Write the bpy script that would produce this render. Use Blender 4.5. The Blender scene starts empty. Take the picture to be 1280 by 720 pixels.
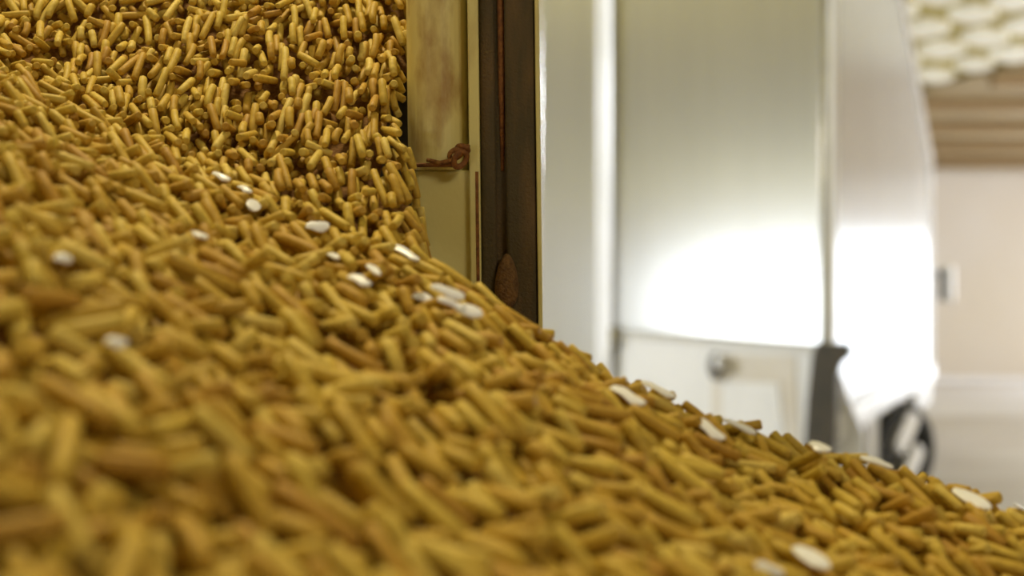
import bpy, bmesh, math, random
import numpy as np
from mathutils import Vector, Matrix
C = bpy.context.scene.collection
sc = bpy.context.scene
rng = np.random.default_rng(11); random.seed(5)
F = 1280 * 50 / 36                       # focal length in pixels

# ---------------------------------------------------------------- camera, light, exposure
cam = bpy.data.cameras.new('camera'); co = bpy.data.objects.new('camera', cam); C.objects.link(co)
co.location = (0, 0, 0); co.rotation_euler = (math.radians(90), 0, 0)
cam.lens = 50; cam.sensor_width = 36; cam.clip_start = .02; cam.clip_end = 300
cam.dof.use_dof = True; cam.dof.focus_distance = 1.24; cam.dof.aperture_fstop = 3.7
sc.camera = co
sc.view_settings.view_transform = 'Standard'; sc.view_settings.look = 'None'
sc.view_settings.gamma = 1; sc.view_settings.use_curve_mapping = False
sc.view_settings.exposure = 0.0
w = bpy.data.worlds.new('world'); sc.world = w; w.use_nodes = True
w.node_tree.nodes['Background'].inputs[0].default_value = (.93, .97, 1, 1)
w.node_tree.nodes['Background'].inputs[1].default_value = 1.6

def area(name, loc, target, sx, sy, power, col):
    l = bpy.data.lights.new(name, 'AREA'); l.shape = 'RECTANGLE'; l.size = sx; l.size_y = sy
    l.energy = power; l.color = col
    o = bpy.data.objects.new(name, l); C.objects.link(o); o.location = loc
    o.rotation_euler = (Vector(target) - Vector(loc)).to_track_quat('-Z', 'Y').to_euler()
    return o
GZ = -2.2                                # hall floor, the camera stands on a dock above it
area('daylight_back_doorway', (-18, -24.6, GZ + 1.25), (-18, 0, GZ + 1.25), 14, 2.15, 850, (.87, .93, 1))
area('daylight_far_fill', (16.3, 32.7, GZ + 1.7), (16.3, 0, GZ + 1.7), 7, 3.3, 480, (.87, .93, 1))  # unseen far doorway, its daylight added to brighten the truck's side
area('hall_lamp_over_heap', (-.5, 1.75, 2.5), (0, .9, 0), .22, .22, 50, (1, .84, .5))
area('fill_light_behind', (2.5, -3.0, 2.4), (0, 1.0, -.1), 1.6, .8, 52, (1, .92, .78))  # added fill from behind the camera for the post and heap fronts
area('fill_light_yard', (20, 14, 4.2), (12, 30, -1), 3, 2, 1800, (.97, .98, 1))  # added fill, lifts the far wall and floor
area('fill_light_truck', (-14, 7, 3.6), (1, 12, 0), 3, 2, 2100, (.91, .95, 1))  # added fill from far left, lifts the truck's tail

# ---------------------------------------------------------------- materials
def mat(name, col, rough=.6, metal=0, noise=None, bump=None, emit=None, spec=.5):
    """noise = (second colour, scale vector, low, high); bump = (scale, strength, distance)"""
    m = bpy.data.materials.new(name); m.use_nodes = True; nt = m.node_tree; b = nt.nodes['Principled BSDF']
    b.inputs['Base Color'].default_value = (*col, 1); b.inputs['Roughness'].default_value = rough
    b.inputs['Metallic'].default_value = metal; b.inputs['Specular IOR Level'].default_value = spec
    tc = nt.nodes.new('ShaderNodeTexCoord')
    if noise:
        c2, sv, lo, hi = noise
        mp = nt.nodes.new('ShaderNodeMapping'); mp.inputs['Scale'].default_value = sv
        nz = nt.nodes.new('ShaderNodeTexNoise'); nz.inputs['Scale'].default_value = 1; nz.inputs['Detail'].default_value = 6
        r = nt.nodes.new('ShaderNodeMapRange'); r.inputs['From Min'].default_value = lo; r.inputs['From Max'].default_value = hi
        mx = nt.nodes.new('ShaderNodeMix'); mx.data_type = 'RGBA'
        mx.inputs['A'].default_value = (*col, 1); mx.inputs['B'].default_value = (*c2, 1)
        L = nt.links
        L.new(tc.outputs['Object'], mp.inputs['Vector']); L.new(mp.outputs[0], nz.inputs['Vector'])
        L.new(nz.outputs['Fac'], r.inputs['Value']); L.new(r.outputs['Result'], mx.inputs['Factor'])
        L.new(mx.outputs['Result'], b.inputs['Base Color'])
    if bump:
        nz = nt.nodes.new('ShaderNodeTexNoise'); nz.inputs['Scale'].default_value = bump[0]; nz.inputs['Detail'].default_value = 4
        bp = nt.nodes.new('ShaderNodeBump'); bp.inputs['Strength'].default_value = bump[1]; bp.inputs['Distance'].default_value = bump[2]
        nt.links.new(tc.outputs['Object'], nz.inputs['Vector']); nt.links.new(nz.outputs['Fac'], bp.inputs['Height'])
        nt.links.new(bp.outputs[0], b.inputs['Normal'])
    if emit:
        b.inputs['Emission Color'].default_value = (*emit[0], 1); b.inputs['Emission Strength'].default_value = emit[1]
    return m

def pellet_mat():
    m = bpy.data.materials.new('pellet'); m.use_nodes = True; nt = m.node_tree; L = nt.links; b = nt.nodes['Principled BSDF']
    g = nt.nodes.new('ShaderNodeNewGeometry'); oi = nt.nodes.new('ShaderNodeObjectInfo')
    ad = nt.nodes.new('ShaderNodeMath'); ad.operation = 'ADD'; fr = nt.nodes.new('ShaderNodeMath'); fr.operation = 'FRACT'
    L.new(g.outputs['Random Per Island'], ad.inputs[0]); L.new(oi.outputs['Random'], ad.inputs[1]); L.new(ad.outputs[0], fr.inputs[0])
    cr = nt.nodes.new('ShaderNodeValToRGB'); L.new(fr.outputs[0], cr.inputs[0])
    e = cr.color_ramp.elements
    e[0].position = 0; e[0].color = (.47, .255, .028, 1); e[1].position = 1; e[1].color = (.72, .54, .125, 1)
    for p, c in ((.2, (.55, .335, .04)), (.5, (.60, .40, .052)), (.8, (.66, .475, .075))):
        x = e.new(p); x.color = (*c, 1)
    tc = nt.nodes.new('ShaderNodeTexCoord')
    nz = nt.nodes.new('ShaderNodeTexNoise'); nz.inputs['Scale'].default_value = 260; nz.inputs['Detail'].default_value = 3
    L.new(tc.outputs['Object'], nz.inputs['Vector'])
    mx = nt.nodes.new('ShaderNodeMix'); mx.data_type = 'RGBA'; mx.blend_type = 'MULTIPLY'; mx.inputs['Factor'].default_value = .5
    rr = nt.nodes.new('ShaderNodeValToRGB'); rr.color_ramp.elements[0].color = (.68, .58, .38, 1); rr.color_ramp.elements[0].position = .3
    rr.color_ramp.elements[1].position = .62
    L.new(nz.outputs['Fac'], rr.inputs[0]); L.new(cr.outputs[0], mx.inputs['A']); L.new(rr.outputs[0], mx.inputs['B'])
    L.new(mx.outputs['Result'], b.inputs['Base Color'])
    bp = nt.nodes.new('ShaderNodeBump'); bp.inputs['Strength'].default_value = .35; bp.inputs['Distance'].default_value = .0006
    L.new(nz.outputs['Fac'], bp.inputs['Height']); L.new(bp.outputs[0], b.inputs['Normal'])
    b.inputs['Roughness'].default_value = .6; b.inputs['Specular IOR Level'].default_value = .35
    return m
M = dict(
    pellet=pellet_mat(),
    gap_shade=mat('pellet_gap_shade', (.20, .085, .012), .9, noise=((.30, .14, .022), (90, 90, 90), .35, .65), bump=(300, .8, .003)),  # dark brown under the pellets, puts shade into the gaps
    flake=mat('flake_white', (.93, .94, 1), .3, noise=((.85, .85, .95), (120, 120, 120), .35, .7)),
    white=mat('brushed_aluminium_sheet', (.80, .80, .78), .17, .85, noise=((.77, .77, .75), (9, 9, .6), .4, .65)),
    side=mat('side_sheet', (.70, .72, .75), .27, .35, noise=((.67, .69, .71), (.8, .8, .8), .4, .65)),
    apron=mat('painted_apron', (.86, .86, .86), .4, .1, noise=((.80, .80, .79), (2, 2, 2), .4, .7)),
    white2=mat('painted_white_rail', (.9, .9, .92), .35, .4, noise=((.78, .78, .78), (2, 2, 2), .4, .7)),
    grey=mat('grey_sheet', (.74, .73, .70), .4, .3, noise=((.64, .61, .54), (1.5, 1.5, 1.5), .4, .75)),
    seal=mat('olive_rubber_seal', (.36, .31, .14), .6, noise=((.22, .18, .08), (2, 2, 3), .4, .6)),
    black=mat('black_steel', (.045, .04, .03), .5, noise=((.075, .06, .04), (6, 6, 6), .4, .7)),
    rubber=mat('tyre_rubber', (.03, .03, .028), .75, bump=(30, .4, .01)),
    tan=mat('recess_shading_tan', (.66, .60, .50), .6, noise=((.74, .70, .64), (2, 2, 2), .35, .7)),  # tan that stands for shading in the apron recess
    post=mat('cream_painted_post', (.74, .62, .23), .5, noise=((.40, .24, .06), (38, 38, 16), .49, .70), bump=(160, .25, .001)),
    plate=mat('cream_painted_plate', (.72, .62, .23), .5, noise=((.44, .30, .09), (30, 30, 9), .56, .78), bump=(160, .25, .001)),
    brown=mat('dark_rusty_channel', (.075, .052, .016), .75, noise=((.15, .085, .026), (60, 60, 9), .45, .72), bump=(420, .7, .002)),
    rust=mat('rust', (.30, .115, .022), .8, noise=((.16, .055, .012), (150, 150, 150), .35, .65), bump=(400, .8, .002)),
    scab=mat('rust_brown', (.23, .115, .032), .85, noise=((.12, .06, .02), (150, 150, 90), .35, .65), bump=(400, 1, .003)),
    rustl=mat('rust_orange', (.42, .19, .04), .75, noise=((.22, .08, .015), (200, 200, 200), .35, .65), bump=(500, .8, .002)),
    wall=mat('plastered_wall', (.68, .61, .51), .8, noise=((.71, .66, .60), (.3, .3, .3), .35, .65)),
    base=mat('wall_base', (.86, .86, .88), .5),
    wood=mat('brown_boards', (.46, .35, .19), .7, noise=((.54, .43, .26), (.5, 3, 3), .35, .7)),
    joist=mat('joist_brown', (.34, .23, .11), .7),
    roof=mat('roof_mustard', (.66, .57, .20), .7, noise=((.56, .46, .14), (1, 1, 1), .35, .7)),
    sky=mat('translucent_sheet', (.8, .78, .66), .5, emit=((1, .94, .80), .22)),
    lampw=mat('lamp_disc', (.9, .9, .85), .5, emit=((1, .95, .78), .8)),
    floor=mat('concrete_floor', (.72, .70, .68), .4, noise=((.60, .56, .52), (.5, .9, 1), .4, .7)),
    dock=mat('dock_concrete', (.33, .29, .23), .85, noise=((.25, .21, .16), (4, 4, 4), .4, .6), bump=(40, .3, .01)),
    glass=mat('mirror_glass', (.12, .14, .15), .15, .8),
    cab=mat('cab_paint', (.75, .76, .78), .35),
)

# ---------------------------------------------------------------- mesh helpers
def obj(name, bm, m, parent=None, smooth=False, bevel=0):
    me = bpy.data.meshes.new(name); bmesh.ops.recalc_face_normals(bm, faces=bm.faces[:]); bm.to_mesh(me); bm.free()
    o = bpy.data.objects.new(name, me); C.objects.link(o); me.materials.append(M[m] if isinstance(m, str) else m)
    if smooth:
        for p in me.polygons: p.use_smooth = True
    if bevel:
        b = o.modifiers.new('bevel', 'BEVEL'); b.width = bevel; b.segments = 3; b.limit_method = 'ANGLE'
    if parent: o.parent = parent
    return o
def bx(bm, x0, x1, y0, y1, z0, z1):
    v = [bm.verts.new((x, y, z)) for x in (x0, x1) for y in (y0, y1) for z in (z0, z1)]
    for f in ((0, 1, 3, 2), (4, 6, 7, 5), (0, 4, 5, 1), (2, 3, 7, 6), (0, 2, 6, 4), (1, 5, 7, 3)): bm.faces.new([v[i] for i in f])
    return bm
def box(*a): return bx(bmesh.new(), *a)
def prism(pts, a, b, ax='y', bm=None):
    """polygon in the two other axes, extruded from a to b along ax"""
    bm = bm or bmesh.new()
    def P(u, v, t): return (u, t, v) if ax == 'y' else (t, u, v) if ax == 'x' else (u, v, t)
    A = [bm.verts.new(P(u, v, a)) for u, v in pts]; B = [bm.verts.new(P(u, v, b)) for u, v in pts]
    bm.faces.new(A); bm.faces.new(B[::-1]); n = len(pts)
    for i in range(n): bm.faces.new((A[i], A[(i + 1) % n], B[(i + 1) % n], B[i]))
    return bm
def tube(pts, r, bm=None, n=12):
    bm = bm or bmesh.new(); pts = [Vector(p) for p in pts]; rings = []
    rs = r if isinstance(r, (list, tuple)) else [r] * len(pts)
    ref = Vector((.13, .2, .97)).normalized()
    for i, p in enumerate(pts):
        t = (pts[min(i + 1, len(pts) - 1)] - pts[max(i - 1, 0)]).normalized()
        a = t.cross(ref)
        if a.length < .1: a = t.cross(Vector((1, 0, 0)))
        a.normalize(); b = t.cross(a)
        rings.append([bm.verts.new(p + (a * math.cos(k * math.tau / n) + b * math.sin(k * math.tau / n)) * rs[i]) for k in range(n)])
    for q, s in zip(rings, rings[1:]):
        for k in range(n): bm.faces.new((q[k], q[(k + 1) % n], s[(k + 1) % n], s[k]))
    bm.faces.new(rings[0][::-1]); bm.faces.new(rings[-1]); return bm
def lathe_x(prof, bm=None, n=48):
    """profile of (x, radius), turned about the local x axis"""
    bm = bm or bmesh.new(); R = []
    for x, r in prof:
        R.append([bm.verts.new((x, r * math.cos(k * math.tau / n), r * math.sin(k * math.tau / n))) for k in range(n)])
    for q, s in zip(R, R[1:]):
        for k in range(n): bm.faces.new((q[k], q[(k + 1) % n], s[(k + 1) % n], s[k]))
    return bm
def tag(o, label, cat, group=None, kind=None):
    o['label'] = label; o['category'] = cat
    if group: o['group'] = group
    if kind: o['kind'] = kind
    return o
def empty(name, loc, rz=0):
    o = bpy.data.objects.new(name, None); C.objects.link(o); o.location = loc; o.rotation_euler = (0, 0, rz); o.empty_display_size = .1
    return o
def struct(name, bm, m, **k):
    o = obj(name, bm, m, **k); o['kind'] = 'structure'; return o

# ---------------------------------------------------------------- the hall
struct('floor', box(-30, 24, -30, 33.4, GZ - .3, GZ), 'floor')
YF = 33
def roofz(y): return 2.97 + .12 * (YF - y) if y > 5 else 2.97 + .12 * 28 - .12 * (5 - y)
bm = box(-30, 12.7, YF, YF + .4, GZ, roofz(YF) + .4); bx(bm, 20, 24.4, YF, YF + .4, GZ, 3.4); bx(bm, 12.7, 20, YF, YF + .4, GZ + 3.5, 3.4)
struct('wall_far', bm, 'wall')
struct('wall_left', box(-30.4, -30, -25, YF, GZ, 7), 'wall')
struct('wall_right', box(24, 24.4, -25, YF, GZ, 7), 'wall')
bm = box(-30, -28.2, -25.4, -25, GZ, 3.2); bx(bm, -10, 24, -25.4, -25, GZ, 3.2); bx(bm, -28.2, -10, -25.4, -25, GZ + 3.3, 3.2)
struct('wall_back', bm, 'wall')
struct('baseboard_far', box(-30, 12.6, YF - .06, YF, GZ, GZ + .14), 'base')
struct('floor_daylight_band', box(-20, 23.9, 24.5, 31.5, GZ, GZ + .006), 'base')  # pale slab standing in for a band of daylight on the floor
YB = 25.9                                # where the boarded soffit gives way to the translucent roof
struct('ceiling', prism([(YF + .4, roofz(YF) + .0), (5, roofz(5)), (-25.4, roofz(-25.4)), (-25.4, roofz(-25.4) + .25), (5, roofz(5) + .25), (YF + .4, roofz(YF) + .3)], -30, 24.4, 'x'), 'roof')
# boarded soffit below the far part of the roof, its edge running obliquely
def rz(x, y, d=0): return (x, y, roofz(y) - d)
d1 = Vector((1.3, -1.9)).normalized(); d2 = Vector((d1.y, -d1.x)) * -1
P0 = Vector((7.6, 26.6))
bm = bmesh.new()
ed = [P0 - d1 * 6.5, P0 + d1 * 14]
poly = [(ed[0].x, ed[0].y), (ed[1].x, ed[1].y), (23.9, ed[1].y), (23.9, YF - .02), (-20, YF - .02), (-20, ed[0].y)]
A = [bm.verts.new(rz(x, y, .10)) for x, y in poly]; B = [bm.verts.new(rz(x, y, .02)) for x, y in poly]
bm.faces.new(A); bm.faces.new(B[::-1])
for i in range(len(poly)): bm.faces.new((A[i], A[(i + 1) % 6], B[(i + 1) % 6], B[i]))
struct('ceiling_soffit', bm, 'wood')
def edge_x(y):                           # x on the oblique edge at depth y
    t = (y - P0.y) / d1.y; return P0.x + d1.x * t
for k, (y, th) in enumerate(((32.3, .5), (30.7, .3), (29.0, .3), (27.2, .34), (25.4, .3), (23.8, .3), (22.3, .3))):
    x0 = max(-20, edge_x(y) + .15) if y < ed[0].y else -20
    if x0 > 22: continue
    z = roofz(y) - .10
    struct('trim_%d' % (k + 1), box(x0, 23.9, y - th / 2, y + th / 2, z - .2, z + .02), 'joist')
# translucent sheets in the mustard roof, one object each, in oblique rows
n = 0
for i in range(0, 7):
    for j in range(-3, 9):
        c = P0 - d2 * (.62 + 1.18 * i) + d1 * ((j + .35 * (i % 2)) * .86 + random.uniform(-.1, .1))
        ct = P0 - d2 * (.62 + 1.18 * i)
        if c.y < 15.5 or c.y > 31 or c.x < 4.4 or c.x > 14: continue
        a = random.uniform(.24, .33); b = random.uniform(.32, .42); bm = bmesh.new(); lo = []; hi = []
        for k in range(16):
            t = k * math.tau / 16; cx = math.copysign(abs(math.cos(t)) ** .55, math.cos(t)) * a; sy = math.copysign(abs(math.sin(t)) ** .55, math.sin(t)) * b
            p = c + d1 * cx + d2 * sy
            lo.append(bm.verts.new(rz(p.x, p.y, .10))); hi.append(bm.verts.new(rz(p.x, p.y, -.02)))
        bm.faces.new(lo); bm.faces.new(hi[::-1])
        for k in range(16): bm.faces.new((lo[k], lo[(k + 1) % 16], hi[(k + 1) % 16], hi[k]))
        n += 1; struct('window_%d' % n, bm, 'sky')
# the concrete dock the heap and the post stand on
struct('floor_dock', box(-3, 1.5, -1.6, 1.62, GZ, -.62), 'dock', bevel=.02)

# ---------------------------------------------------------------- the white truck
O = Vector((2.53, 11.2, GZ)); ANG = math.atan2(-.367, .93)
e1 = Vector((math.cos(ANG), math.sin(ANG), 0)); e2 = Vector((-math.sin(ANG), math.cos(ANG), 0))
truck = tag(empty('truck', O, ANG), 'tall white box truck seen from its tail, parked on the hall floor beyond the heap', 'truck')
def rp(px, py, y=0):                     # the point of the tail plane (at local depth y) seen along a line of sight
    r = Vector(((px - 640) / F, 1, (360 - py) / F)); oo = O + e2 * y
    t = oo.dot(e2) / r.dot(e2); q = r * t - O
    return (q.dot(e1), q.z)
def X(px): return rp(px, 360)[0]
def Z(px, py): return rp(px, py)[1]
XL = X(676)
# box body: shell with sloping front roof
prof = [(.06, 1.03), (8.25, 1.03), (8.25, 3.88), (4.05, 5.62), (.06, 5.62)]
obj('body', prism(prof, XL, -.004, 'x'), 'side', truck, bevel=.02)
obj('roof_edge', prism([(8.34, 3.70), (8.34, 3.93), (4.1, 5.74), (-.02, 5.74), (-.02, 5.6), (4.05, 5.6), (8.05, 3.82), (8.1, 3.70)], -.10, .03, 'x'), 'white2', truck, bevel=.02)
obj('bottom_rail', box(-.14, .05, .1, 8.36, .98, 1.2), 'white2', truck, bevel=.03)
obj('front_corner_post', box(-.06, .03, 8.18, 8.3, 1.15, 3.9), 'white2', truck, bevel=.02)
zs = Z(1030, 436); zsl = Z(776, 416)
# tail: stile, rail, door, seal, corner post
obj('stile', box(X(677), X(749), -.05, .06, 1.0, 5.6), 'white', truck, bevel=.003)
obj('rail', box(X(750), X(769), -.085, .06, 1.25, 5.6), 'white2', truck, bevel=.004)
obj('rail_highlight_lip', box(X(766.5), X(770.5), -.125, -.03, 1.25, 5.6), 'white2', truck, bevel=.015)  # thin lip added to give the rail its highlight on the right
door = obj('tail_door', prism([(X(771) + .002, zsl + .02), (X(1029), zs + .02), (X(1029), 5.58), (X(771) + .002, 5.58)], -.045, .06), 'white', truck, bevel=.015)
obj('door_seal', box(X(1029) + .005, X(1037), -.03, .06, zs - .25, 5.6), 'seal', truck, bevel=.006)
obj('corner_post', box(X(1037) + .005, .02, -.09, .10, 1.3, 5.66), 'grey', truck, bevel=.03)
# apron below the door, the shading of its recess laid on as tan
apr = obj('apron', prism([(X(760), .75), (X(1022), .75), (X(1022), zs - .03), (X(778), zsl - .03)], -.06, .08), 'apron', truck, bevel=.015)
obj('seam_strip', prism([(X(772), zsl - .035), (X(1030), zs - .035), (X(1030), zs + .015), (X(772), zsl + .015)], -.085, -.03), 'grey', truck, bevel=.006)
a0, a1 = X(893), X(1004); b0 = Z(893, 441); b1 = .75
r = obj('recess_shading_panel', prism([(a0, b0), (X(998), b0 - .01), (a1, b1), (a0 - .02, b1)], -.067, -.05), 'tan', apr, bevel=.02)
r = obj('recess_inset', prism([(X(905), Z(905, 476)), (X(975), Z(975, 478)), (X(988), b1 + .02), (X(905), b1 + .02)], -.075, -.06), 'apron', apr, bevel=.02)
bm = bmesh.new(); bmesh.ops.create_uvsphere(bm, u_segments=20, v_segments=12, radius=.5)
for v in bm.verts: v.co = Vector((v.co.x * .11 + X(897), v.co.y * .14 - .09, v.co.z * .22 + Z(897, 457)))
obj('latch_stud', bm, 'black', apr, smooth=True)
bm = bmesh.new(); bmesh.ops.create_uvsphere(bm, u_segments=20, v_segments=12, radius=.5)
for v in bm.verts: v.co = Vector((v.co.x * .07 + X(904), v.co.y * .08 - .14, v.co.z * .14 + Z(903, 452)))
obj('latch_cap', bm, 'white2', apr, smooth=True)
# hinge with its thin strut at the left end of the seam
h = obj('hinge', tube([(X(771), -.12, Z(771, 426)), (X(772), -.12, Z(772, 408))], .028), 'seal', truck, smooth=True)
obj('strut', tube([(X(771), -.12, Z(771, 424)), (X(763), -.12, Z(763, 448)), (X(758), -.12, Z(758, 470))], .014), 'grey', h, smooth=True)
# black stanchion with a hooked head
st = [(1017, 442), (1023, 428), (1064, 429), (1064, 446), (1052, 453), (1048, 468), (1047, 500), (1042, 580), (1006, 580), (1011, 500)]
obj('tail_stanchion', prism([rp(x, y, -.2) for x, y in st][::-1], -.28, -.14), 'black', truck, bevel=.012)
# white flap behind the stanchion, dark tie below it
fl = [(1046, 470), (1052, 466), (1062, 500), (1080, 540), (1082, 580), (1040, 580)]
obj('mud_flap', prism([rp(x, y, .3) for x, y in fl][::-1], .28, .34), 'white2', truck, bevel=.01)
obj('support_leg', box(-.18, -.04, 1.9, 2.3, .15, 1.0), 'black', truck, bevel=.02)
obj('support_leg', box(-.14, -.05, 2.5, 3.2, .15, 1.0), 'grey', truck, bevel=.02)
obj('chassis_beam', box(-2.0, -.45, .5, 8.0, .72, 1.02), 'black', truck)
def wheel(x, y, turn, side=1):
    e = bpy.data.objects.new('wheel', None); C.objects.link(e); e.parent = truck; e.location = (x, y, .5); e.rotation_euler = (0, 0, turn)
    o1 = obj('tyre', lathe_x([(-.15, .30), (-.15, .44), (-.12, .49), (-.05, .50), (.05, .50), (.12, .49), (.15, .44), (.15, .33), (.11, .31), (-.15, .30)]), 'rubber', e, smooth=True)
    obj('wheel_disc', lathe_x([(.06, .0001), (.06, .2), (.05, .34), (-.02, .34), (-.02, .0001)]), 'black', e, smooth=False)
    for (cu, cv, hl, hw) in ((-.03, .20, .25, .115), (.06, -.16, .25, .10)):
        pts = []
        an = math.radians(52)
        for k in range(28):
            t = k * math.tau / 28; u = math.copysign(abs(math.cos(t)) ** .6, math.cos(t)) * hl; v = math.copysign(abs(math.sin(t)) ** .6, math.sin(t)) * hw
            # local y runs away from the eye on the turned wheel
            pts.append((cu + u * math.cos(an) - v * math.sin(an), cv + u * math.sin(an) * 1.0 + v * math.cos(an)))
        pts = [(a * min(1, .40 / max(1e-6, math.hypot(a, b))), b * min(1, .40 / max(1e-6, math.hypot(a, b)))) for a, b in pts]
        obj('rim_panel', prism(pts, .055, .17, 'x'), 'white2', e, bevel=.02)
    return e
wheel(.03, 4.05, math.radians(-31))
wheel(-2.3, 4.05, math.radians(-22))
wheel(-.55, 1.3, 0); wheel(-1.9, 1.3, 0); wheel(-.55, 7.2, 0); wheel(-1.9, 7.2, 0)
# cab ahead of the box, with the wing mirror that shows past the box
cb = obj('cab', prism([(8.75, .45), (10.95, .45), (11.0, 1.5), (10.6, 2.75), (10.3, 3.1), (8.75, 3.15)], -2.25, -.22, 'x'), 'cab', truck, bevel=.06)
obj('windscreen', prism([(11.0, 1.62), (10.64, 2.7), (10.66, 2.72), (11.03, 1.62)], -2.1, -.37, 'x'), 'glass', cb)
obj('coupling', box(-1.4, -1.0, 8.2, 8.8, .6, .9), 'black', truck)
mr = obj('wing_mirror', box(-.055, .17, 10.02, 10.18, 2.0, 2.53), 'white2', truck, bevel=.06)
obj('mirror_glass', box(-.06, .01, 9.99, 10.03, 2.02, 2.47), 'glass', mr, bevel=.01)
obj('mirror_arm', tube([(-.24, 10.25, 2.44), (-.08, 10.15, 2.40), (.03, 10.1, 2.40)], .022), 'black', mr, smooth=True)
wheel(-.5, 10.1, 0); wheel(-2.0, 10.1, 0)

# ---------------------------------------------------------------- the gate post beside the heap
YP = 1.22
def px2(x, y, Y=YP): return ((x - 640) / F * Y, (360 - y) / F * Y)
def PX(x, Y=YP): return (x - 640) / F * Y
def PZ(y, Y=YP): return (360 - y) / F * Y
gp = tag(empty('gate_post', (0, 0, -.62)), 'cream steel gate post with rust stains and a dark channel, standing behind the heap', 'post')
gz = .62
zt, zb = .72, 0.0
def gobj(name, bm, m, **k):
    bmesh.ops.translate(bm, verts=bm.verts[:], vec=(0, 0, gz)); return obj(name, bm, m, gp, **k)
def lean(bm, s=.012):                    # the frame leans slightly
    for v in bm.verts: v.co.x -= s * v.co.z
    return bm
zj = PZ(214)
# round tube down to the joint, flat plate below it
r0 = (PX(588) - PX(511)) / 2; xc = (PX(588) + PX(511)) / 2
prof = []
for k in range(40):
    t = k * math.tau / 40; prof.append((xc + r0 * math.cos(t), YP + .01 + .028 * math.sin(t)))
gobj('tube', lean(prism(prof, zj, zt, 'z')), 'post', smooth=False)
gobj('flat_plate', lean(prism([(PX(522), YP - .012), (PX(598), YP - .012), (PX(598), YP + .02), (PX(522), YP + .02)], -.62, zj, 'z')), 'plate', bevel=.003)
gobj('angle_flange', lean(box(PX(589), PX(602.5), YP - .02, YP + .045, -.62, zt)), 'plate', bevel=.0015)
gobj('rust_seam', lean(box(PX(596.5), PX(600.5), YP - .0205, YP - .013, -.1, zj - .002)), 'rust')
# dark channel: back web, two lips and the rust streak down its middle
gobj('channel', lean(box(PX(603), PX(672), YP - .003, YP + .05, -.62, zt)), 'brown', bevel=.002)
gobj('channel_lip', lean(box(PX(603), PX(622), YP - .009, YP + .02, -.62, zt)), 'brown', bevel=.003)
gobj('channel_lip', lean(box(PX(634), PX(671), YP - .012, YP + .02, -.62, zt)), 'brown', bevel=.003)
gobj('rust_streak', lean(tube([(PX(629), YP - .004, zt), (PX(630), YP - .004, .3), (PX(630), YP - .004, .18), (PX(630), YP - .003, .1)], [.0032, .003, .0028, .0015])), 'rust', smooth=True)
gobj('edge_strip', lean(box(PX(672), PX(677.5), YP - .014, YP + .05, -.62, zt)), 'plate', bevel=.001)
bm = bmesh.new(); bmesh.ops.create_icosphere(bm, subdivisions=3, radius=1)
for v in bm.verts:
    c = v.co; wdt = .0100 * (1.0 - .25 * c.z); v.co = Vector((c.x * wdt + PX(633.5), c.y * .009 + YP - .012, c.z * .024 + PZ(352)))
    v.co.x += .0022 * math.sin(c.z * 5 + c.x * 4); v.co.z += .003 * math.sin(c.x * 7)
gobj('rust_scab', lean(bm), 'scab', smooth=True)
# rusty eye bolt tied round with wire at the joint
eb = gobj('eye_bolt', tube([(PX(522), YP - .022, PZ(209.5)), (PX(550), YP - .025, PZ(209)), (PX(572), YP - .028, PZ(208))], [.0016, .0022, .003]), 'rust', smooth=True)
def ring(cx, cz, R, r, tilt, yaw, m, nm):
    bm = bmesh.new(); pts = []
    n = 24; m2 = Matrix.Rotation(yaw, 3, 'Z') @ Matrix.Rotation(tilt, 3, 'X')
    V = []
    for i in range(n):
        a = i * math.tau / n; row = []
        for k in range(10):
            b = k * math.tau / 10; q = Vector(((R + r * math.cos(b)) * math.cos(a), r * math.sin(b), (R + r * math.cos(b)) * math.sin(a) * 1.15))
            row.append(bm.verts.new(m2 @ q + Vector((cx, YP - .032, cz + gz))))
        V.append(row)
    for i in range(n):
        for k in range(10): bm.faces.new((V[i][k], V[(i + 1) % n][k], V[(i + 1) % n][(k + 1) % 10], V[i][(k + 1) % 10]))
    o = obj(nm, bm, m, eb, smooth=True); return o
ring(PX(577), PZ(203), .0062, .0024, .5, .7, 'rust', 'bolt_eye')
ring(PX(580), PZ(191), .0046, .0021, 1.1, -.3, 'rust', 'wire_loop')
ring(PX(571), PZ(197), .0050, .0021, .9, .5, 'rustl', 'wire_loop')
o = obj('wire_end', tube([(PX(536), YP - .024, gz + PZ(203)), (PX(552), YP - .028, gz + PZ(207)), (PX(566), YP - .034, gz + PZ(205)), (PX(576), YP - .036, gz + PZ(198)), (PX(587), YP - .03, gz + PZ(186))], .0018), 'rustl', eb, smooth=True)
# side plate that runs back from the post and holds the heap
struct('wall_bin_back', box(-1.5, -.0765, 1.622, 1.64, -.62, .62), 'brown')
struct('wall_bin_side', box(-.0885, -.0765, YP + .045, 1.62, -.62, .62), 'plate')

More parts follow.
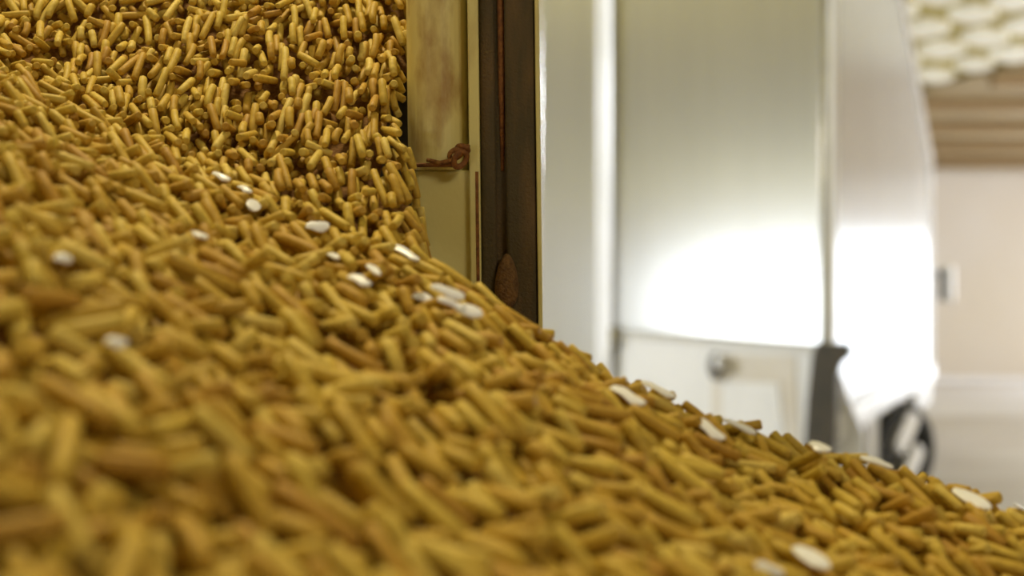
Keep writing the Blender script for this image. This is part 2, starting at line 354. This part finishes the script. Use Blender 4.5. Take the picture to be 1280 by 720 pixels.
# ---------------------------------------------------------------- the heap: base surface z(x, y)
def sp(t, s): return s * np.logaddexp(0, t / s)
def sig(t): return 1 / (1 + np.exp(-np.clip(t, -40, 40)))
def base(x, y):
    z = -.300 - .386 * x + .246 * y
    z = z - .015 * np.exp(-((x - .18) / .11) ** 2) + .003 * sig((x - .27) / .04)
    z = z + .005 + .010 * np.exp(-((x + .03) / .06) ** 2) * sig((y - .8) / .05) + .006 * np.exp(-((x - .23) / .05) ** 2) - .004 * sig((x - .33) / .01)
    xl = np.maximum(0, -x - .08)
    y0 = 1.05 + .62 * xl
    steep = .64 * sp(y - y0, .03)
    z = z + steep * sig((-.087 + .026 * sig((1.166 - y) / .004) - x) / (.003 + .006 * sig((1.166 - y) / .004)))
    ridge = 1.02 + .0 * x
    drop = .95 * sp(y - ridge, .02) * sig((x + .066) / .008)
    z = z - drop
    z = z - .5 * sp(x - .62, .03)
    # slow undulation of the flow
    z = z + .004 * np.sin(x * 17 + y * 9) + .003 * np.sin(x * 31 - y * 23 + 1)
    return np.maximum(z, -.615)
X0, X1, Y0, Y1 = -.92, .78, .16, 1.6
G = .0012
nx = int((X1 - X0) / G); ny = int((Y1 - Y0) / G)
gx = X0 + (np.arange(nx) + .5) * G; gy = Y0 + (np.arange(ny) + .5) * G
B0 = base(gx[:, None], gy[None, :]); H = B0.copy()
gX, gY = np.gradient(B0, G)
R = .0040
TT = np.linspace(-1, 1, 9); WW = np.array([-.8, -.27, .27, .8])
P = []                                   # centre, axis, length, radius
NP = 50000
TOP = .020
CAND = 2
for it in range(NP):
    best = None
    ux = rng.random(CAND); uy = rng.random(CAND)
    cxs = X0 + .02 + ux * (X1 - X0 - .04); cys = Y0 + .02 + uy * (Y1 - Y0 - .04)
    ii = ((cxs - X0) / G).astype(int); jj = ((cys - Y0) / G).astype(int)
    res = H[ii, jj] - B0[ii, jj] + (B0[ii, jj] < -.6) * 1.0 + (cys > 1.22) * (cxs > -.07) * .05
    k = int(np.argmin(res)); cx, cy = cxs[k], cys[k]
    if res[k] > TOP: continue
    i0, j0 = ii[k], jj[k]
    if B0[i0, j0] < -.6: continue
    L = float(np.clip(rng.normal(.028, .009), .011, .046)); big = 1.22 - .36 * max(0., min(1., (cy - .72) / .4)); L *= big; r = R * big * rng.uniform(.9, 1.1)
    fx, fy = -gX[i0, j0], -gY[i0, j0]; flow = math.atan2(fy, fx)
    px, py = 640 + F * cx / cy, 360 - F * B0[i0, j0] / cy
    # loose tangle low on the left and at the top left, streaming elsewhere
    wild = max(0., min(1., (330 - px) / 300)) * max(0., min(1., (py - 300) / 160)) + max(0., min(1., (420 - px) / 260)) * max(0., min(1., (95 - py) / 70))
    s = .22 + 1.0 * wild
    yaw = flow + rng.normal(0, s)
    if rng.random() < .05 + .25 * wild: yaw = rng.random() * math.pi
    dx, dy = math.cos(yaw), math.sin(yaw)
    sl = gX[i0, j0] * dx + gY[i0, j0] * dy; cf = 1 / math.sqrt(1 + sl * sl)
    hl = L / 2 * cf
    sxs = cx + np.outer(TT * hl, [dx] * 4) + WW * r * -dy; sys_ = cy + np.outer(TT * hl, [dy] * 4) + WW * r * dx
    if ((sxs > -.0925) & (sxs < .036) & (sys_ > 1.174) & (sys_ < 1.284)).any(): continue
    a = np.clip(((sxs - X0) / G).astype(int), 0, nx - 1); b = np.clip(((sys_ - Y0) / G).astype(int), 0, ny - 1)
    hh = (H[a, b] - (1 - np.sqrt(1 - WW ** 2)) * r).max(1)
    t = TT * hl
    lo, hi = hh[:5], hh[4:]; tl, th = t[:5], t[4:]
    with np.errstate(all='ignore'):
        S = (hi[None, :] - lo[:, None]) / (th[None, :] - tl[:, None]); Z0 = lo[:, None] - S * tl[:, None]
    Z0[4, 0] = hh[4]; S[4, 0] = sl
    q = np.unravel_index(np.argmax(Z0), Z0.shape); s_ = float(S[q]); z0 = float(Z0[q])
    s_ = max(sl - .8, min(sl + .8, s_))
    n_ = math.sqrt(1 + s_ * s_); g_ = math.sqrt(1 + gX[i0, j0] ** 2 + gY[i0, j0] ** 2)
    zc = z0 + r * g_ * .82
    if zc - B0[i0, j0] > TOP + .011: continue
    ax = (dx / n_, dy / n_, s_ / n_)
    P.append((cx, cy, zc, *ax, L, r))
    # raise the height field under the pellet
    hl2 = L / 2 / n_
    m = int(hl2 * 2 / (G * .7)) + 2; tt = np.linspace(-hl2, hl2, m); ww = np.linspace(-1, 1, 9)
    xs = cx + tt[:, None] * dx - ww[None] * r * dy; ys = cy + tt[:, None] * dy + ww[None] * r * dx
    zz = zc + tt[:, None] * s_ + r * np.sqrt(np.maximum(0, 1 - ww[None] ** 2)) * g_ * .9
    a = np.clip(((xs - X0) / G).astype(int), 0, nx - 1); b = np.clip(((ys - Y0) / G).astype(int), 0, ny - 1)
    np.maximum.at(H, (a.ravel(), b.ravel()), zz.ravel())
P = np.array(P); print('pellets', len(P))

# which pellets lie open and show largest in the photograph
pxx = 640 + F * P[:, 0] / P[:, 1]; pyy = 360 - F * P[:, 2] / P[:, 1]
open_ = np.zeros(len(P))
for s in (-.33, 0, .33):
    ix = np.clip(((P[:, 0] + s * P[:, 3] * P[:, 6] - X0) / G).astype(int), 0, nx - 1)
    iy = np.clip(((P[:, 1] + s * P[:, 4] * P[:, 6] - Y0) / G).astype(int), 0, ny - 1)
    open_ += (H[ix, iy] < P[:, 2] + s * P[:, 5] * P[:, 6] + P[:, 7] * 1.35)
inframe = (pxx > 6) & (pxx < 1274) & (pyy > 6) & (pyy < 712)
size = P[:, 6] * P[:, 7] / P[:, 1] ** 2 * (.5 + .5 * np.sqrt(1 - (P[:, 4] / 1.0) ** 2))
score = size * inframe * (open_ >= 3)
near = set(np.argsort(-score)[:300].tolist())

NS = 8; TR = np.array([-1, -.94, -.35, .35, .94, 1.]); RR = np.array([.66, .94, 1, 1, .94, .66])
def pellet_geo(c, axis, L, r, bow, rough):
    """vertex positions of many pellets at once"""
    n = len(c); ref = np.tile([[.21, .35, .91]], (n, 1)); A = np.cross(axis, ref); A /= np.linalg.norm(A, axis=1)[:, None]; Bv = np.cross(axis, A)
    th = np.arange(NS) * math.tau / NS
    v = np.zeros((n, len(TR), NS, 3))
    for i, (t, k) in enumerate(zip(TR, RR)):
        cen = c + axis * (t * L / 2)[:, None] + A * (bow * (1 - t * t))[:, None]
        rad = r[:, None] * k * (1 + rough[:, i % 3][:, None] * np.cos(th[None] * 2 + i))
        off = A[:, None] * np.cos(th)[None, :, None] + Bv[:, None] * np.sin(th)[None, :, None]
        v[:, i] = cen[:, None] + off * rad[..., None] + axis[:, None] * (rough[:, (i + 1) % 3] * r * .8)[:, None, None] * np.cos(th)[None, :, None] * (abs(t) > .9)
    return v.reshape(-1, 3)
nr = len(TR)
fq = [(i * NS + k, i * NS + (k + 1) % NS, (i + 1) * NS + (k + 1) % NS, (i + 1) * NS + k) for i in range(nr - 1) for k in range(NS)]
c0 = list(range(NS))[::-1]; c1 = [(nr - 1) * NS + k for k in range(NS)]
loops1 = np.array([i for f in fq for i in f] + c0 + c1); tot1 = np.array([4] * len(fq) + [NS, NS])
def pellets_mesh(name, v, n, extra=None):
    vps = nr * NS
    loops = (loops1[None] + (np.arange(n) * vps)[:, None]).ravel(); tot = np.tile(tot1, n)
    smooth = np.tile(np.array([1] * len(fq) + [0, 0], bool), n)
    if extra is not None:
        ev, ef = extra; loops = np.concatenate([loops, ef.ravel() + len(v)]); tot = np.concatenate([tot, np.full(len(ef), 4)])
        smooth = np.concatenate([smooth, np.ones(len(ef), bool)]); v = np.concatenate([v, ev])
    me = bpy.data.meshes.new(name); me.vertices.add(len(v)); me.vertices.foreach_set('co', v.astype(np.float32).ravel())
    me.loops.add(len(loops)); me.loops.foreach_set('vertex_index', loops.astype(np.int32))
    me.polygons.add(len(tot)); st = np.concatenate([[0], np.cumsum(tot)[:-1]])
    me.polygons.foreach_set('loop_start', st.astype(np.int32)); me.polygons.foreach_set('loop_total', tot.astype(np.int32))
    me.polygons.foreach_set('use_smooth', smooth); me.update(calc_edges=True); me.validate()
    me.materials.append(M['pellet'])
    if extra is not None:
        me.materials.append(M['gap_shade']); mi = np.zeros(len(me.polygons), np.int32); mi[-len(ef):] = 1; me.polygons.foreach_set('material_index', mi)
    return me
rest = np.array([i for i in range(len(P)) if i not in near]); Q = P[rest]
# the packed body of the heap under the loose layer, closed down to the dock
st_ = .012; ax_ = np.arange(-1.5, .98, st_); ay_ = np.arange(-.9, 1.6, st_)
bz = base(ax_[:, None], ay_[None, :]) - .013
hole = (ax_[:, None] > -.1) & (ax_[:, None] < .05) & (ay_[None] > 1.176) & (ay_[None] < 1.30)
ev = np.stack([np.repeat(ax_, len(ay_)), np.tile(ay_, len(ax_)), bz.ravel()], 1)
idx = np.arange(len(ev)).reshape(len(ax_), len(ay_))
keep = ~(hole[:-1, :-1] | hole[1:, :-1] | hole[1:, 1:] | hole[:-1, 1:]).ravel()
ef = np.stack([idx[:-1, :-1], idx[1:, :-1], idx[1:, 1:], idx[:-1, 1:]], -1).reshape(-1, 4)[keep]
v = pellet_geo(Q[:, :3], Q[:, 3:6], Q[:, 6], Q[:, 7], rng.normal(0, .0007, len(Q)), rng.normal(0, .05, (len(Q), 3)))
heap = bpy.data.objects.new('pellet_heap', pellets_mesh('pellet_heap', v, len(Q), (ev, ef))); C.objects.link(heap)
tag(heap, 'sloping heap of golden brown wood pellets sliding down past the cream gate post', 'pellets', kind='stuff')

# the 300 nearest pellets, each its own object
LN = np.arange(.013, .0481, .0025); protos = []
for k, L in enumerate(LN):
    for q in range(2):
        v = pellet_geo(np.zeros((1, 3)), np.array([[1., 0, 0]]), np.array([L]), np.array([R]), rng.normal(0, .0009, 1), rng.normal(0, .05, (1, 3)))
        protos.append(pellets_mesh('wood_pellet', v, 1))
marks = [(249, 297, 'lone stubby flake'), (78, 326, 'higher round edge flake'), (144, 431, 'lower round edge flake'),
         (450, 353, 'broad flake in mid heap'), (586, 391, 'square flake under the post'), (784, 497, 'large oval flake'), (884, 538, 'dull lilac flake'),
         (1024, 561, 'flake under the stanchion'), (1214, 626, 'large crest flake'), (1013, 700, 'dull flake at the bottom'),
         (0, 720, 'bottom left corner'), (400, 720, None), (700, 720, None), (1280, 720, 'bottom right corner')]
def pellet_label(i):
    x, y, z, a, b, c, L, r = P[i]; u, v = pxx[i], pyy[i]
    u2, v2 = 640 + F * (x + a * L / 2) / (y + b * L / 2), 360 - F * (z + c * L / 2) / (y + b * L / 2)
    du, dv = (u2 - u), (v2 - v)
    if du < 0: du, dv = -du, -dv
    an = math.degrees(math.atan2(dv, du)); ln = 2 * math.hypot(du, dv)
    lean_ = 'upright' if abs(an) > 66 else 'level' if abs(an) < 12 else 'steeply down rightward' if an > 38 else 'gently down rightward' if an > 0 else 'down leftward'
    kind = 'stubby' if ln < 32 else 'short' if ln < 50 else 'long' if ln < 75 else 'very long'
    mu, mv, nm = min((m for m in marks if m[2]), key=lambda m: math.hypot(m[0] - u, m[1] - v)); d = math.hypot(mu - u, mv - v)
    far = 'close' if d < 60 else 'somewhat' if d < 120 else 'well' if d < 200 else 'far'
    if 'corner' in nm: dr = ('up' if mv - v > abs(mu - u) else 'across') + ' from'; 
    else: dr = ('below' if v > mv else 'above') if abs(v - mv) > abs(u - mu) else ('right of' if u > mu else 'left of')
    return '%s golden pellet %s, %s %s the %s' % (kind, lean_, far, dr, nm)
first = tag(bpy.data.objects.new('wood_pellet', protos[0]), '', 'pellet', 'wood pellets at the near foot of the heap')
for k, i in enumerate(sorted(near)):
    x, y, z, a, b, c, L, r = P[i]
    o = first if k == 0 else first.copy()
    k_ = r / R; o.scale = (k_, k_, k_); o.data = protos[int(np.argmin(abs(LN - L / k_))) * 2 + k % 2]; C.objects.link(o)
    o['label'] = pellet_label(i)
    q = Vector((a, b, c)).to_track_quat('X', 'Z')
    o.location = (x, y, z); o.rotation_euler = (q.to_matrix() @ Matrix.Rotation(random.random() * 6.28, 3, 'X')).to_euler()

# ---------------------------------------------------------------- white flakes riding on the pellets
def hit(px, py):
    u, wv = (px - 640) / F, (360 - py) / F
    for y in np.arange(.42, 1.55, .0006):
        i, j = int((u * y - X0) / G), int((y - Y0) / G)
        if 0 <= i < nx and 0 <= j < ny and H[i, j] >= wv * y: return np.array([u * y, y, wv * y]), i, j
    return None
flakes = [  # px, py, length px, width px, slope degrees down to the right, where it is
    (276, 223, 22, 8, 30, 'small white flake, upper end of the short pair high on the heap'),
    (306, 239, 16, 9, 40, 'small white flake, lower end of the short pair high on the heap'),
    (316, 259, 24, 15, -30, 'dull pinkish white flake just below the short pair high on the heap'),
    (249, 297, 15, 18, 80, 'stubby bright white flake by itself, left of the middle of the heap'),
    (78, 326, 14, 11, 20, 'small round white flake near the left edge of the heap, higher of two'),
    (144, 431, 16, 14, 20, 'small round white flake near the left edge of the heap, lower of two'),
    (396, 285, 22, 14, 10, 'dull pinkish white flake halfway from the short pair to the post'),
    (417, 323, 20, 8, 35, 'narrow white flake, topmost of three close together in mid heap'),
    (467, 340, 28, 7, 45, 'very narrow slanting white flake, rightmost of three close together in mid heap'),
    (450, 353, 26, 13, 35, 'broad white flake, lowest of three close together in mid heap'),
    (506, 318, 40, 11, 33, 'long dull white flake lying close to the foot of the cream post'),
    (531, 376, 24, 12, 28, 'dull cream flake just left of the cluster under the post'),
    (559, 367, 34, 12, 24, 'bright white flake, uppermost of the cluster below the cream post'),
    (562, 381, 26, 8, 26, 'narrow bright white flake in the middle of the cluster below the cream post'),
    (586, 391, 26, 17, 30, 'broad square white flake, lowest of the cluster below the cream post'),
    (784, 497, 38, 16, 35, 'large oval white flake alone below the truck hinge'),
    (822, 485, 38, 10, 28, 'long white flake lying on the crest in front of the truck apron'),
    (884, 538, 40, 16, 40, 'dull lilac white flake below the truck latch stud'),
    (924, 535, 34, 7, 25, 'thin pale flake on the crest right of the lilac flake'),
    (1024, 561, 24, 14, 35, 'short white flake on the crest at the foot of the black stanchion'),
    (1096, 580, 34, 5, 20, 'thin white sliver on the crest left of the truck wheel'),
    (1214, 626, 48, 17, 32, 'large white flake on the crest near the right end of the heap'),
    (1271, 634, 24, 7, 30, 'small white sliver where the crest meets the right edge of the photo'),
    (1013, 700, 48, 24, 42, 'large dull white flake at the bottom edge right of the middle'),
    (960, 714, 30, 12, 25, 'faint white flake at the bottom edge left of the large dull one'),
]
for (px, py, l, wd, sl, lab) in flakes:
    r = None
    for k in range(0, 40, 2):
        r = hit(px, py + k)
        if r is not None and r[0][1] < 1.2: break
    if r is None: continue
    p, i, j = r
    s = p[1] / F; n = Vector((-gX[i, j], -gY[i, j], 1)).normalized()
    # a direction within the slope that looks sl degrees below level to the right
    u = Vector((math.cos(math.radians(sl)), 0, -math.sin(math.radians(sl))))
    vw = Vector(p).normalized(); u = (u - vw * (u.dot(n) / vw.dot(n))).normalized()
    nn = (n * .75 - vw * .55); nn = (nn - u * nn.dot(u)).normalized(); wv = nn.cross(u)
    ll = max(.009, l * s * 1.3); ww_ = max(.0045, wd * s * 1.05)
    bm = bmesh.new(); K = 10; W = 5; top = []; bot = []
    for a in range(K + 1):
        t = a / K * 2 - 1; half = ww_ / 2 * (1 - abs(t) ** 7) ** .6 * (1 + .18 * math.sin(3 * t + px)) + .0003; rt = []; rb = []
        for b in range(W + 1):
            q = b / W * 2 - 1; bend = .0009 * (1 - t * t) + .0007 * (1 - q * q)
            pos = Vector((t * ll / 2 + q * half * .45, q * half, bend))
            rt.append(bm.verts.new(pos + Vector((0, 0, .0005)))); rb.append(bm.verts.new(pos - Vector((0, 0, .0005))))
        top.append(rt); bot.append(rb)
    for a in range(K):
        for b in range(W):
            bm.faces.new((top[a][b], top[a + 1][b], top[a + 1][b + 1], top[a][b + 1])); bm.faces.new((bot[a][b], bot[a][b + 1], bot[a + 1][b + 1], bot[a + 1][b]))
    for a in range(K):
        bm.faces.new((top[a][0], bot[a][0], bot[a + 1][0], top[a + 1][0])); bm.faces.new((top[a][W], top[a + 1][W], bot[a + 1][W], bot[a][W]))
    for b in range(W):
        bm.faces.new((top[0][b], top[0][b + 1], bot[0][b + 1], bot[0][b])); bm.faces.new((top[K][b], bot[K][b], bot[K][b + 1], top[K][b + 1]))
    o = obj('white_flake', bm, 'flake', smooth=False)
    Mx = Matrix((u, wv, nn)).transposed().to_4x4(); Mx.translation = Vector(p) + nn * .0012 - vw * .005; o.matrix_world = Mx
    tag(o, lab, 'flake', 'white flakes scattered over the pellets')
